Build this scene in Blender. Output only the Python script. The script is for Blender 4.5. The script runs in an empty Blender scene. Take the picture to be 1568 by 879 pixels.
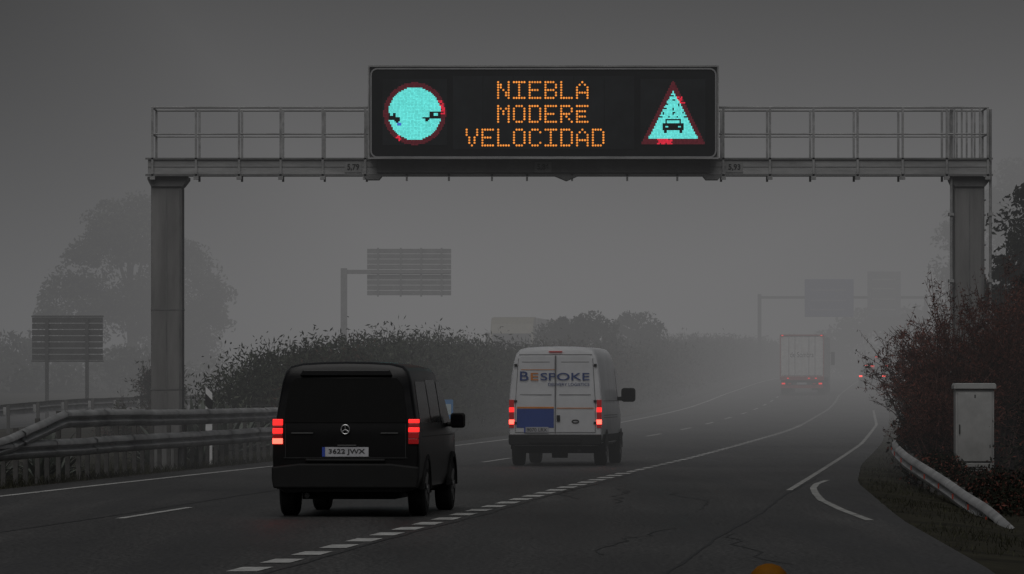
import bpy, math, random
import numpy as np
from mathutils import Vector, Matrix
random.seed(7); rng=np.random.default_rng(7)
scene=bpy.context.scene
col=scene.collection
# ---------------------------------------------------------------- tuning
FOGC=(0.122,0.122,0.124); SIG=0.0040
# ---------------------------------------------------------------- materials
def nodes_of(m):
    m.use_nodes=True; nt=m.node_tree; nt.nodes.clear(); return nt
def mat(name,c,rough=0.6,metal=0.0,var=0.15,scale=3.0,island=0.0,bump=0.0,bscale=40,spec=0.5,coat=0.0,c2=None,emis=None,estr=0,dirt=0.0,stretch=None,det=5):
    m=bpy.data.materials.new(name); nt=nodes_of(m); N=nt.nodes; L=nt.links
    out=N.new('ShaderNodeOutputMaterial'); p=N.new('ShaderNodeBsdfPrincipled'); L.new(p.outputs[0],out.inputs[0])
    p.inputs['Roughness'].default_value=rough; p.inputs['Metallic'].default_value=metal
    p.inputs['Specular IOR Level'].default_value=spec; p.inputs['Coat Weight'].default_value=coat
    tc=N.new('ShaderNodeTexCoord'); src=tc.outputs['Object']
    if stretch:
        mp=N.new('ShaderNodeMapping'); mp.inputs['Scale'].default_value=stretch; L.new(src,mp.inputs[0]); src=mp.outputs[0]
    nz=N.new('ShaderNodeTexNoise'); nz.inputs['Scale'].default_value=scale; nz.inputs['Detail'].default_value=1 if island>0 else det; nz.inputs['Roughness'].default_value=.65
    L.new(src,nz.inputs['Vector'])
    cr=N.new('ShaderNodeValToRGB'); cr.color_ramp.elements[0].position=.32; cr.color_ramp.elements[1].position=.68
    a=[max(0,x*(1-var)) for x in c]; b=list(c2) if c2 else [min(1,x*(1+var)) for x in c]
    cr.color_ramp.elements[0].color=(*a,1); cr.color_ramp.elements[1].color=(*b,1)
    L.new(nz.outputs['Fac'],cr.inputs[0]); cout=cr.outputs[0]
    if island>0:
        g=N.new('ShaderNodeNewGeometry'); mr=N.new('ShaderNodeMapRange')
        mr.inputs['To Min'].default_value=1-island; mr.inputs['To Max'].default_value=1+island
        L.new(g.outputs['Random Per Island'],mr.inputs['Value'])
        mx=N.new('ShaderNodeVectorMath'); mx.operation='SCALE'; L.new(cout,mx.inputs[0]); L.new(mr.outputs[0],mx.inputs['Scale']); cout=mx.outputs[0]
    if dirt>0:
        n2=N.new('ShaderNodeTexNoise'); n2.inputs['Scale'].default_value=scale*.35; n2.inputs['Detail'].default_value=5; L.new(src,n2.inputs['Vector'])
        sx=N.new('ShaderNodeSeparateXYZ'); L.new(tc.outputs['Object'],sx.inputs[0])
        mr=N.new('ShaderNodeMapRange'); mr.inputs['From Min'].default_value=1.5; mr.inputs['From Max'].default_value=.2
        L.new(sx.outputs['Z'],mr.inputs['Value'])
        mu=N.new('ShaderNodeMath'); mu.operation='MULTIPLY'; L.new(n2.outputs['Fac'],mu.inputs[0]); L.new(mr.outputs[0],mu.inputs[1])
        mu2=N.new('ShaderNodeMath'); mu2.operation='MULTIPLY'; mu2.inputs[1].default_value=dirt*1.6; mu2.use_clamp=True; L.new(mu.outputs[0],mu2.inputs[0])
        mm=N.new('ShaderNodeMixRGB'); mm.inputs[2].default_value=(.05,.045,.04,1); L.new(mu2.outputs[0],mm.inputs[0]); L.new(cout,mm.inputs[1]); cout=mm.outputs[0]
    L.new(cout,p.inputs['Base Color'])
    if bump>0:
        n3=N.new('ShaderNodeTexNoise'); n3.inputs['Scale'].default_value=bscale; n3.inputs['Detail'].default_value=4; L.new(src,n3.inputs['Vector'])
        bp=N.new('ShaderNodeBump'); bp.inputs['Strength'].default_value=bump; bp.inputs['Distance'].default_value=.02; L.new(n3.outputs['Fac'],bp.inputs['Height']); L.new(bp.outputs[0],p.inputs['Normal'])
    if emis:
        p.inputs['Emission Color'].default_value=(*emis,1); p.inputs['Emission Strength'].default_value=estr
    return m
def emat(name,c,s):
    m=bpy.data.materials.new(name); nt=nodes_of(m); N=nt.nodes; L=nt.links
    out=N.new('ShaderNodeOutputMaterial'); e=N.new('ShaderNodeEmission'); e.inputs[1].default_value=s
    g=N.new('ShaderNodeNewGeometry'); mr=N.new('ShaderNodeMapRange'); mr.inputs['To Min'].default_value=.82; mr.inputs['To Max'].default_value=1.12
    L.new(g.outputs['Random Per Island'],mr.inputs['Value'])
    rgb=N.new('ShaderNodeRGB'); rgb.outputs[0].default_value=(*c,1)
    mx=N.new('ShaderNodeVectorMath'); mx.operation='SCALE'; L.new(rgb.outputs[0],mx.inputs[0]); L.new(mr.outputs[0],mx.inputs['Scale'])
    L.new(mx.outputs[0],e.inputs[0]); L.new(e.outputs[0],out.inputs[0]); return m

# asphalt
def asphalt_mat(name,base=.05):
    m=bpy.data.materials.new(name); nt=nodes_of(m); N=nt.nodes; L=nt.links
    out=N.new('ShaderNodeOutputMaterial'); p=N.new('ShaderNodeBsdfPrincipled'); L.new(p.outputs[0],out.inputs[0])
    tc=N.new('ShaderNodeTexCoord')
    def noise(sc,scale3,det=5):
        mp=N.new('ShaderNodeMapping'); mp.inputs['Scale'].default_value=scale3; mp.inputs['Rotation'].default_value=(0,0,math.radians(5.4)); L.new(tc.outputs['Object'],mp.inputs[0])
        n=N.new('ShaderNodeTexNoise'); n.inputs['Scale'].default_value=sc; n.inputs['Detail'].default_value=det; L.new(mp.outputs[0],n.inputs['Vector']); return n.outputs['Fac']
    f1=noise(1.2,(1,.03,1)); f2=noise(22,(1,.35,1),3); f3=noise(.25,(1,.35,1))
    def rmp(f,a,b,lo=.3,hi=.7):
        mr=N.new('ShaderNodeMapRange'); mr.inputs['From Min'].default_value=lo; mr.inputs['From Max'].default_value=hi; mr.inputs['To Min'].default_value=a; mr.inputs['To Max'].default_value=b; L.new(f,mr.inputs['Value']); return mr.outputs[0]
    def mul(a,b):
        k=N.new('ShaderNodeMath'); k.operation='MULTIPLY'; L.new(a,k.inputs[0]); L.new(b,k.inputs[1]); return k.outputs[0]
    v=mul(mul(rmp(f1,.6,1.4),rmp(f2,.3,1.7)),rmp(f3,.75,1.25))
    rgb=N.new('ShaderNodeRGB'); rgb.outputs[0].default_value=(base,base*.98,base*.96,1)
    sc=N.new('ShaderNodeVectorMath'); sc.operation='SCALE'; L.new(rgb.outputs[0],sc.inputs[0]); L.new(v,sc.inputs['Scale']); L.new(sc.outputs[0],p.inputs['Base Color'])
    L.new(rmp(f1,.45,.7),p.inputs['Roughness']); p.inputs['Specular IOR Level'].default_value=.22
    bp=N.new('ShaderNodeBump'); bp.inputs['Strength'].default_value=.35; bp.inputs['Distance'].default_value=.01; L.new(f2,bp.inputs['Height']); L.new(bp.outputs[0],p.inputs['Normal'])
    return m
ASPH=asphalt_mat('asphalt',.037)
GROUND=mat('ground_soil',(.022,.020,.015),.95,var=.5,scale=.8,bump=.6,bscale=6,c2=(.036,.034,.022),spec=.1)
PAINTW=mat('road_paint',(.32,.32,.31),.7,var=.5,scale=4,bump=.2)
PAINTW2=mat('road_paint_worn',(.17,.17,.165),.7,var=.6,scale=5)
GALV=mat('galvanised_steel',(.23,.23,.23),.6,metal=.1,var=.3,scale=1.6,bump=.05,stretch=(.6,1,3))
GALVD=mat('galvanised_dark',(.12,.12,.12),.6,metal=.1,var=.25,scale=2)
RAIL=mat('guardrail_steel',(.27,.27,.27),.5,metal=.2,var=.4,scale=.9,bump=.08,bscale=10)
RAILPOST=mat('guardrail_post',(.06,.058,.055),.7,metal=.0,var=.4)
CONC=mat('gantry_leg_metal',(.14,.138,.136),.7,metal=.0,var=.3,scale=1.1,bump=.15,stretch=(2,2,.3))
BLACKP=mat('black_plastic',(.007,.007,.007),.65,spec=.2)
SIGNB=mat('sign_black',(.007,.008,.009),.6,var=.3,scale=2,spec=.15)
SIGNPANEL=mat('sign_panel_dark',(.012,.014,.016),.5,var=.4,scale=1.5,spec=.2)
SIGNFRAME=mat('sign_frame',(.22,.22,.225),.5,metal=.1)
TYRE=mat('tyre',(.012,.012,.012),.85,spec=.2)
RIM=mat('rim',(.12,.12,.12),.4,metal=.6)
# ---------------------------------------------------------------- mesh helpers
def empty(name,loc=(0,0,0),yaw=0):
    e=bpy.data.objects.new(name,None); e.empty_display_size=.2; col.objects.link(e); e.location=loc; e.rotation_euler=(0,0,yaw); return e
def M(name,verts,faces,mt,parent=None,smooth=None,matidx=None,bevel=0):
    me=bpy.data.meshes.new(name); me.from_pydata([tuple(map(float,v)) for v in verts],[],faces)
    for q in (mt if isinstance(mt,(list,tuple)) else [mt]): me.materials.append(q)
    if matidx is not None: me.polygons.foreach_set('material_index',list(matidx))
    if smooth:
        me.polygons.foreach_set('use_smooth',[True]*len(me.polygons))
        try: me.set_sharp_from_angle(angle=math.radians(smooth))
        except Exception: pass
    me.update()
    o=bpy.data.objects.new(name,me); col.objects.link(o)
    if parent: o.parent=parent
    if bevel>0:
        b=o.modifiers.new('bevel','BEVEL'); b.width=bevel; b.segments=2; b.limit_method='ANGLE'
    return o
BF=[(0,3,2,1),(4,5,6,7),(0,1,5,4),(1,2,6,5),(2,3,7,6),(3,0,4,7)]
class Acc:
    def __init__(s): s.v=[];s.f=[];s.m=[]
    def add(s,v,f,mi=0):
        n=len(s.v); s.v+= [tuple(x) for x in v]; s.f+=[tuple(i+n for i in q) for q in f]; s.m+=[mi]*len(f)
    def box(s,x0,x1,y0,y1,z0,z1,mi=0):
        s.add([(x0,y0,z0),(x1,y0,z0),(x1,y1,z0),(x0,y1,z0),(x0,y0,z1),(x1,y0,z1),(x1,y1,z1),(x0,y1,z1)],BF,mi)
    def tube(s,pts,rad,seg=8,mi=0):
        pts=[Vector(p) for p in pts]; rad=rad if isinstance(rad,(list,tuple)) else [rad]*len(pts)
        V=[];n=len(pts)
        for i,p in enumerate(pts):
            d=(pts[min(i+1,n-1)]-pts[max(i-1,0)]).normalized()
            a=d.cross(Vector((0,0,1)))
            if a.length<.05: a=d.cross(Vector((0,1,0)))
            a.normalize(); b=d.cross(a)
            for k in range(seg):
                t=2*math.pi*k/seg; V.append(p+a*math.cos(t)*rad[i]+b*math.sin(t)*rad[i])
        F=[(i*seg+k,i*seg+(k+1)%seg,(i+1)*seg+(k+1)%seg,(i+1)*seg+k) for i in range(n-1) for k in range(seg)]
        F+=[tuple(range(seg))[::-1],tuple((n-1)*seg+k for k in range(seg))]
        s.add(V,F,mi)
    def lathex(s,prof,c,seg=28,mi=0):
        V=[];n=len(prof)
        for x,r in prof:
            for k in range(seg):
                t=2*math.pi*k/seg; V.append((c[0]+x,c[1]+r*math.cos(t),c[2]+r*math.sin(t)))
        F=[(i*seg+k,i*seg+(k+1)%seg,(i+1)*seg+(k+1)%seg,(i+1)*seg+k) for i in range(n-1) for k in range(seg)]
        F+=[tuple(range(seg))[::-1],tuple((n-1)*seg+k for k in range(seg))]
        s.add(V,F,mi)
    def prism_xz(s,poly,y0,y1,mi=0,yf=None):
        n=len(poly); yf=yf or (lambda z:0)
        V=[(x,y0+yf(z),z) for x,z in poly]+[(x,y1+yf(z),z) for x,z in poly]
        F=[tuple(range(n)),tuple(range(n,2*n))[::-1]]+[(i,i+n,(i+1)%n+n,(i+1)%n) for i in range(n)]
        s.add(V,F,mi)
    def obj(s,name,mats,parent=None,smooth=None,bevel=0):
        return M(name,s.v,s.f,mats,parent,smooth,s.m,bevel)
def rrect(x0,x1,z0,z1,r,n=5):
    P=[]
    for cx,cz,a0 in ((x1-r,z1-r,0),(x0+r,z1-r,90),(x0+r,z0+r,180),(x1-r,z0+r,270)):
        for i in range(n+1):
            a=math.radians(a0+90*i/n); P.append((cx+r*math.cos(a),cz+r*math.sin(a)))
    return P
def text(name,s,size,loc,mt,parent,xs=1.0,offset=0.0,rx=90,fit=None):
    cu=bpy.data.curves.new(name,'FONT'); cu.body=s; cu.size=size; cu.align_x='CENTER'; cu.align_y='CENTER'; cu.extrude=.002; cu.offset=offset
    to=bpy.data.objects.new('tmp_text',cu); col.objects.link(to)
    bpy.context.view_layer.update()
    me=bpy.data.meshes.new_from_object(to.evaluated_get(bpy.context.evaluated_depsgraph_get()))
    bpy.data.objects.remove(to); me.name=name; me.materials.clear(); me.materials.append(mt)
    if fit:
        co=np.empty(len(me.vertices)*3); me.vertices.foreach_get('co',co); co=co.reshape(-1,3)
        mn=co.min(0);mx=co.max(0); c=(mn+mx)/2; co[:,0]=(co[:,0]-c[0])*fit[0]/(mx[0]-mn[0]); co[:,1]=(co[:,1]-c[1])*fit[1]/(mx[1]-mn[1]); me.vertices.foreach_set('co',co.ravel())
    o=bpy.data.objects.new(name,me); col.objects.link(o); o.parent=parent; o.location=loc; o.rotation_euler=(math.radians(rx),0,0); o.scale=(xs,1,1); return o
# ---------------------------------------------------------------- terrain functions
def smst(t): t=np.clip(t,0,1); return t*t*(3-2*t)
def zy(y):
    y=np.asarray(y,float); a=5.6e-5
    z=np.where(y<100,0,np.where(y<340,.5*a*(y-100)**2,0))
    z340=.5*a*240**2; s=a*240
    t=np.clip(y-340,0,140); z=np.where(y>=340,z340+s*t-.5*s/140*t*t,z)
    return z
gy=np.arange(-400,3300,1.0)
by=[47,67,90,113,150,179,236,274,300,340,400]; bx=[-6.5,-4.77,-2.85,-.69,3.0,5.95,10.8,13.6,15.35,18.6,23.6]
g=np.interp(gy,by,bx); g=np.where(gy<47,-6.5+(gy-47)*.087,g); g=np.where(gy>400,23.6+(gy-400)*.10,g)
k=np.ones(31)/31; gs=np.convolve(np.pad(g,15,mode='reflect',reflect_type='odd'),k,'valid')
def Bx(y): return np.interp(y,gy,gs)
def Ax(y): return Bx(y)-np.interp(y,[0,80,150,250,400],[3.9,3.9,3.6,3.35,3.3])
def Cx(y): return Bx(y)+np.interp(y,[0,60,120,160,225,400],[4.1,4.1,4.1,3.8,3.4,3.4])
_D=lambda y: np.interp(y,[83,110,145,192,240],[4.40,6.7,9.7,13.4,16.6])
def Rx(y):
    y=np.asarray(y,float)
    r=np.interp(y,[-400,20,48,65,90,110,145,192,250,320,345],[2.5,3.6,4.7,5.2,6.3,7.7,10.6,14.2,18.4,25.0,27.5])
    return np.where(y>345,Cx(y)+5.5,r)
def LE(y): return Ax(y)-1.0
def mound(kk,y): return .5*smst((kk-1.5)/3.5)*smst((y-105)/45)
def gz(x,y):
    x=float(x);y=float(y); kl=float(Ax(y))-x
    if kl>1: return float(zy(y)+mound(kl,y))
    kr=x-float(Rx(y)); 
    if kr>0: return float(zy(y)-.15*smst(kr/1.5))
    return float(zy(y))
rows=np.concatenate([np.arange(-100,500,4.0),[520,560,620,700,850,1100,1500,2200,3200]])
kl=[1500,400,100,40,28,23,12,8,5,3.5,2.5,1.5]; kr=[0,.6,1.2,2,3,5,8,12,20,40,100,400,1500]
V=[];F=[]
for y in rows:
    A=float(Ax(y)); R=float(Rx(y))
    for q in kl: V.append((A-q,y,zy(y)+mound(q,y)+(random.uniform(-.04,.05) if q in(2.5,3.5,5) else 0)))
    for q in kr: V.append((R+q-.3,y,zy(y)-.15*smst(q/1.5)+(random.uniform(-.04,.06) if q in(2,3,5) else 0)))
W_=len(kl)+len(kr)
for i in range(len(rows)-1):
    for j in range(W_-1):
        a=i*W_+j; F.append((a,a+1,a+1+W_,a+W_))
M('ground',V,F,GROUND)
def sheet(name,fa,fb,ys,dz,mt,extra=lambda y:0,z=zy):
    V=[];F=[]
    for y in ys: V+=[(float(fa(y)),y,float(z(y))+dz+float(extra(y))),(float(fb(y)),y,float(z(y))+dz+float(extra(y)))]
    for i in range(len(ys)-1): F.append((2*i,2*i+1,2*i+3,2*i+2))
    return M(name,V,F,mt)
sheet('road',LE,lambda y:Rx(y)-.35,rows,.006,ASPH)
sheet('opposite_road',lambda y:Ax(y)-22.8,lambda y:Ax(y)-12.3,rows,.006,ASPH,extra=lambda y:mound(15,y))
mk=Acc()
def mark(f,y0,y1,w,mi=0,step=4):
    n=max(1,int((y1-y0)/step)); ys=np.linspace(y0,y1,n+1); V=[];F=[]
    for y in ys:
        x=float(f(y)); z=float(zy(y))+.012; V+=[(x-w/2,y,z),(x+w/2,y,z)]
    for i in range(n): F.append((2*i,2*i+1,2*i+3,2*i+2))
    mk.add(V,F,mi)
mark(lambda y:Ax(y),10,470,.14)
y=65.4-16*2
while y<460:
    mark(Bx,y,y+6,.11,0,5); y+=16
y=40.0
while y<100:
    mark(lambda t:Cx(t),y,y+1.15,.28,0,2); y+=2.25
while y<190:
    mark(lambda t:Cx(t),y,y+1.5,.16,0,2); y+=2.25
mark(lambda t:Cx(t),190,470,.12,1)
mark(_D,83,239,.10,2)
cp=[(5.55,92),(5.16,88.5),(4.90,85),(4.68,80.5),(4.5,76),(4.42,70),(4.42,64.5)]
V=[];F=[]
for i,(x,yy) in enumerate(cp): V+=[(x-.055,yy,.012),(x+.055,yy,.012)]
for i in range(len(cp)-1): F.append((2*i,2*i+2,2*i+3,2*i+1))
mk.add(V,F,2)
mk.obj('road_markings',[PAINTW,PAINTW2,mat('road_paint_grey',(.22,.22,.21),.7,var=.5,scale=3)])
# tar-sealed cracks and longitudinal joints
TAR=mat('tar_seal',(.012,.012,.012),.5,spec=.3)
ck=Acc()
def crack(pts,w):
    V=[];F=[]
    for x,y in pts: V+=[(x-w/2,y,float(zy(y))+.0095),(x+w/2,y,float(zy(y))+.0095)]
    for i in range(len(pts)-1): F.append((2*i,2*i+1,2*i+3,2*i+2))
    ck.add(V,F)
for off in (-.35,4.35,7.9):
    crack([(float(Bx(y))+off+.05*math.sin(y*.3)*random.random(),y) for y in np.arange(40,99,1.5)],.035)
for c_ in range(5):
    x0=random.uniform(0,4); y0=random.uniform(48,80); pts=[]
    for q in range(14): pts.append((x0,y0)); x0+=random.uniform(-.12,.2); y0+=random.uniform(.4,1.2)
    crack([p_ for p_ in pts if p_[1]<99],.022)
ck.obj('tar_seals',TAR)

# ---------------------------------------------------------------- fog
def fogbox(name,x0,x1,y0,y1,z0,z1,sig,c):
    m=bpy.data.materials.new(name+'_vol'); nt=nodes_of(m); N=nt.nodes; L=nt.links
    out=N.new('ShaderNodeOutputMaterial'); ab=N.new('ShaderNodeVolumeAbsorption'); ab.inputs[0].default_value=(0,0,0,1); ab.inputs[1].default_value=sig
    e=N.new('ShaderNodeEmission'); e.inputs[0].default_value=(*c,1); e.inputs[1].default_value=sig  # fog glows by its own emission, standing in for scattered daylight
    ad=N.new('ShaderNodeAddShader'); L.new(ab.outputs[0],ad.inputs[0]); L.new(e.outputs[0],ad.inputs[1]); L.new(ad.outputs[0],out.inputs['Volume'])
    try: m.cycles.homogeneous_volume=True
    except Exception: pass
    a=Acc(); a.box(x0,x1,y0,y1,z0,z1); return a.obj(name,m)
fogbox('fog',-1400,1400,84,3000,-5,19,SIG,FOGC)
fogbox('fog',-15,30,140,2600,-7,18,.0020,(.255,.250,.250))  # added narrow glowing block that brightens the middle of the fog

# ---------------------------------------------------------------- guardrails
WP=[(0,0),(.015,.008),(.075,.05),(.08,.10),(.01,.14),(.0,.155),(.01,.17),(.08,.21),(.075,.26),(.015,.302),(0,.31)]
REFL=mat('reflector_red',(.35,.05,.03),.4)
def guardrail(name,path,side=1,pstep=2.0,refl=False,laps=True):
    e=empty(name,(0,0,0))
    P=np.array(path,float); seg=np.hypot(np.diff(P[:,0]),np.diff(P[:,1])); S=np.concatenate([[0],np.cumsum(seg)])
    n=max(2,int(S[-1]/1.0)); ss=np.linspace(0,S[-1],n+1)
    X=np.interp(ss,S,P[:,0]);Y=np.interp(ss,S,P[:,1]);Z=np.interp(ss,S,P[:,2])
    if not laps:
        kk_=np.array([.25,.5,.25]); 
        for _ in range(6): X[1:-1]=np.convolve(X,kk_,'valid'); Z[1:-1]=np.convolve(Z,kk_,'valid')
    a=Acc(); V=[];F=[];m=len(WP)
    for i in range(n+1):
        j0=max(0,i-1);j1=min(n,i+1); d=Vector((X[j1]-X[j0],Y[j1]-Y[j0],0)).normalized(); nn=Vector((d.y,-d.x,0))*side
        jx,jz=(random.uniform(-.010,.010),random.uniform(-.007,.007)) if laps else (0,0)
        for o,z in WP: V.append((X[i]+nn.x*o+jx,Y[i]+nn.y*o,Z[i]-.31+z+jz))
    for i in range(n):
        for j in range(m-1): F.append((i*m+j,i*m+j+1,(i+1)*m+j+1,(i+1)*m+j))
    a.add(V,F)
    if laps:
        for i in range(4,n-1,4):
            d=Vector((X[i+1]-X[i],Y[i+1]-Y[i],0)).normalized(); nn=Vector((d.y,-d.x,0))*side; V=[]
            for dd in (0,.3):
                for o,z in WP: V.append((X[i]+d.x*dd+nn.x*(o+.016),Y[i]+d.y*dd+nn.y*(o+.016),Z[i]+(Z[i+1]-Z[i])*dd-.31+z+.004))
            a.add(V,[(j,j+1,m+j+1,m+j) for j in range(m-1)],0)
    a.obj('beam',RAIL,e,smooth=50)
    b=Acc(); t=.5; c_=0
    while t<S[-1]:
        x=np.interp(t,ss,X);y=np.interp(t,ss,Y);z=np.interp(t,ss,Z); g0=gz(x-side*.1,y)-.1
        if z-g0>.3:
            top=z-.01 if laps else z-.1
            b.box(x-side*.17-.04,x-side*.17+.04,y-.06,y+.06,g0,top)
            b.box(x-side*.08-.04,x-side*.08+.04,y-.05,y+.05,z-.26,top-.05,1)
            b.lathex([(0,.02),(.012,.02)],(x+side*.0,y,z-.155),8,1)
        if refl and c_%2==0: b.box(x-.095,x-.075,y-.03,y+.03,z-.2,z-.12,2)
        t+=pstep; c_+=1
    b.obj('posts',[RAILPOST,RAIL,REFL],e)
    return e
ys=np.arange(70,152,3.0)
lp=[(float(Ax(y))-1.25,y,.75+float(zy(y))) for y in ys]; lp[-3]=(*lp[-3][:2],.66);lp[-2]=(*lp[-2][:2],.5);lp[-1]=(lp[-1][0],lp[-1][1],.22)
guardrail('guardrail',lp)
up=[(float(Ax(y))-1.24,y,z) for y,z in ((83,.72),(86,.86),(88.5,1.05),(91,1.24),(95,1.24),(100,1.22),(106,1.20),(112,1.19),(118,1.19),(123,1.19))]
guardrail('guardrail',up)
op=[(float(Ax(y))-11.3,y,float(zy(y)+mound(11,y))+.75) for y in np.arange(112,300,4.0)]
guardrail('guardrail',op,side=-1,pstep=4)
rp=[(6.35,66,-.12),(6.5,71,.05),(6.62,76,.12),(6.76,80,.2),(6.9,86,.32),(7.05,93,.46),(7.4,101,.6),(8.3,112,.7),(9.75,131,.82),(11.3,150,.85),(15.0,192,1.0),(17.5,220,1.2)]
guardrail('guardrail',rp,side=-1,refl=True,laps=False)

# ---------------------------------------------------------------- gantry
G=empty('highway_gantry',(0,104.5,0))
a=Acc(); 
a.box(-7.27,9.55,-.18,.18,5.88,6.21); a.obj('beam_front',GALV,G,bevel=.012)
a=Acc(); a.box(-7.2,9.5,.85,1.15,5.90,6.2); a.obj('beam_rear',GALVD,G,bevel=.012)
a=Acc(); a.box(-7.2,9.5,.2,.83,6.12,6.16); 
for i in range(25): 
    x=-7+i*.69; a.box(x-.02,x+.02,.2,.83,5.95,6.1)
a.obj('walkway',GALVD,G)
a=Acc(); a.box(-7.32,9.6,-.22,-.185,5.86,5.90); a.box(-7.32,9.6,-.22,-.185,6.19,6.225)
a.box(-7.27,9.55,-.186,-.1815,6.035,6.05)
a.obj('flanges',GALVD,G)
a=Acc()
for x0,x1 in ((-7.22,-6.6),(8.85,9.45)): a.box(x0,x1,-.02,.75,-.3,5.84)
a.obj('legs',CONC,G,bevel=.02)
a=Acc()
for x0,x1 in ((-7.22,-6.6),(8.85,9.45)):
    c=(x0+x1)/2
    a.prism_xz([(x0-.07,5.855),(x1+.12,5.855),(x1+.12,5.80),(x1+.01,5.66),(x0-.0,5.66),(x0-.07,5.80)],-.07,.8)
    for z in (3.2,1.6): a.box(x0-.006,x1+.006,-.027,.76,z-.012,z+.012)
    a.box(c-.012,c+.012,-.03,-.02,.1,5.6); a.box(x1-.06,x1-.03,-.045,-.021,.1,5.6)
    for i in range(5): a.box(x0+.05+i*.11,x0+.08+i*.11,-.075,-.0701,5.70,5.76)
a.obj('leg_caps',GALVD,G)
a=Acc()
posts=[-7.18,-6.31,-5.45,-4.62,-3.78,-2.93,4.22,5.15,6.02,6.9,7.8,8.68,9.5]
for yy in (-.2,.98):
    for z,r in ((7.23,.024),(6.70,.017)):
        a.tube([(-7.2,yy,z),(-2.85,yy,z)],r,8); a.tube([(4.1,yy,z),(9.52,yy,z)],r,8)
    for x in posts: a.box(x-.022,x+.022,yy-.02,yy+.02,5.79,7.23)
for yy in (-.2,.98):
    for x in (8.83,8.98,9.18,9.34): a.box(x-.018,x+.018,yy-.015,yy+.015,6.2,7.23)
for x in (-7.18,9.5):
    for z in (7.23,6.7): a.tube([(x,-.2,z),(x,.98,z)],.02,8)
for x in (-2.1,-1.26,-.4,.3,1.2,2.3,3.3): a.box(x-.02,x+.02,-.22,-.18,5.76,5.9)
for x in posts: a.box(x-.05,x+.05,-.222,-.1,5.79,5.86)
a.obj('railings',GALV,G)
a=Acc()
for x in (-2.78,4.0): a.prism_xz([(x-.18,5.86),(x+.18,5.86),(x+.12,5.79),(x-.12,5.79)],-.25,.3)
a.prism_xz([(.85,5.87),(1.32,5.87),(1.09,5.77)],-.25,.3)
a.box(-2.7,3.95,-.24,-.19,5.93,6.17)
for i in range(9): a.box(-2.6+i*.8,-2.57+i*.8,-.247,-.2401,5.94,6.16)
a.obj('brackets',GALVD,G)
a=Acc()
for x in (8.78,9.56):
    a.tube([(x,-.1,7.2),(x,-.1,.2)],.028,8)
    for z in (5.1,3.77,2.4): a.box(x-.05,x+.05,-.15,.1,z-.03,z+.03)
for i in range(17): a.tube([(9.5,.35,.6+i*.3),(9.5,.8,.6+i*.3)],.015,6)
a.obj('ladder',GALV,G)
BLK=mat('label_black',(.01,.01,.01),.7)
LBL=mat('label_plate_light',(.17,.17,.17),.6)
for s,x in (('5,79',-3.17),('5,86',.62),('5,93',4.44)):
    a=Acc(); a.box(x-.17,x+.17,-.262 if x==.62 else -.195,-.25 if x==.62 else -.187,5.93,6.14); a.obj('label_plate',LBL,G)
    text('clearance_label',s,.17,(x,-.268 if x==.62 else -.2,6.035),BLK,G,offset=.004,fit=(.24,.135))
# ---------------------------------------------------------------- VMS
S=empty('variable_message_sign',(.625,103.95,7.115))
hw,hh=3.49,.93
a=Acc(); a.box(-hw+.02,hw-.02,.0,.42,-hh+.02,hh-.02); a.obj('housing',GALVD,S)
a=Acc(); a.prism_xz(rrect(-hw+.04,hw-.04,-hh+.04,hh-.04,.1),-.03,-.001); a.obj('face',SIGNB,S)
def frame(acc,x0,x1,z0,z1,w,y0,y1,r=.1,mi=0):
    o=rrect(x0,x1,z0,z1,r,5); i_=rrect(x0+w,x1-w,z0+w,z1-w,max(.01,r-w),5); n=len(o)
    V=[(x,y0,z) for x,z in o]+[(x,y0,z) for x,z in i_]+[(x,y1,z) for x,z in o]+[(x,y1,z) for x,z in i_]
    F=[]
    for q in range(n):
        w_=(q+1)%n; F+=[(q,w_,w_+n,q+n),(q,q+2*n,w_+2*n,w_),(q+n,w_+n,w_+3*n,q+3*n)]
    acc.add(V,F,mi)
a=Acc(); frame(a,-hw,hw,-hh,hh,.03,-.06,.05,.02,1); frame(a,-hw+.045,hw-.045,-hh+.02,hh-.05,.03,-.05,-.0305,.14,0); a.obj('frame',[SIGNFRAME,GALV],S)
a=Acc(); a.box(-3.2,-1.92,-.036,-.031,-.66,.66); a.box(1.93,3.22,-.036,-.031,-.66,.66)
for i in range(6): a.box(-1.8+i*.603,-1.8+i*.603+.59,-.036,-.031,-.74,.72)
a.obj('led_panels',SIGNPANEL,S)
ORG=emat('led_amber',(1.0,.33,.05),1.1); CYN=emat('led_cyan',(.15,.86,.80),1.05); DRED=emat('led_dim_red',(.085,.012,.018),1.0); RED=emat('led_red',(1.0,.03,.07),.8); BLU=emat('led_blue',(.1,.25,1),.7)
font={'N':["10001","11001","11001","10101","10011","10011","10001"],'I':["11111","00100","00100","00100","00100","00100","11111"],
'E':["11111","10000","10000","11110","10000","10000","11111"],'F':["11111","00000","11110","10000","11110","10000","11111"],'B':["11110","10001","10001","11110","10001","10001","11110"],
'L':["10000"]*6+["11111"],'A':["00100","01010","10001","10001","11111","10001","10001"],'M':["10001","11011","10101","10101","10001","10001","10001"],
'O':["01110","10001","10001","10001","10001","10001","01110"],'D':["11110","10001","10001","10001","10001","10001","11110"],
'R':["11110","10001","10001","11110","10100","10010","10001"],'V':["10001","10001","10001","01010","01010","01010","00100"],'C':["01110","10001","10000","10000","10000","10001","01110"]}
a=Acc(); pt=.0523
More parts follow.
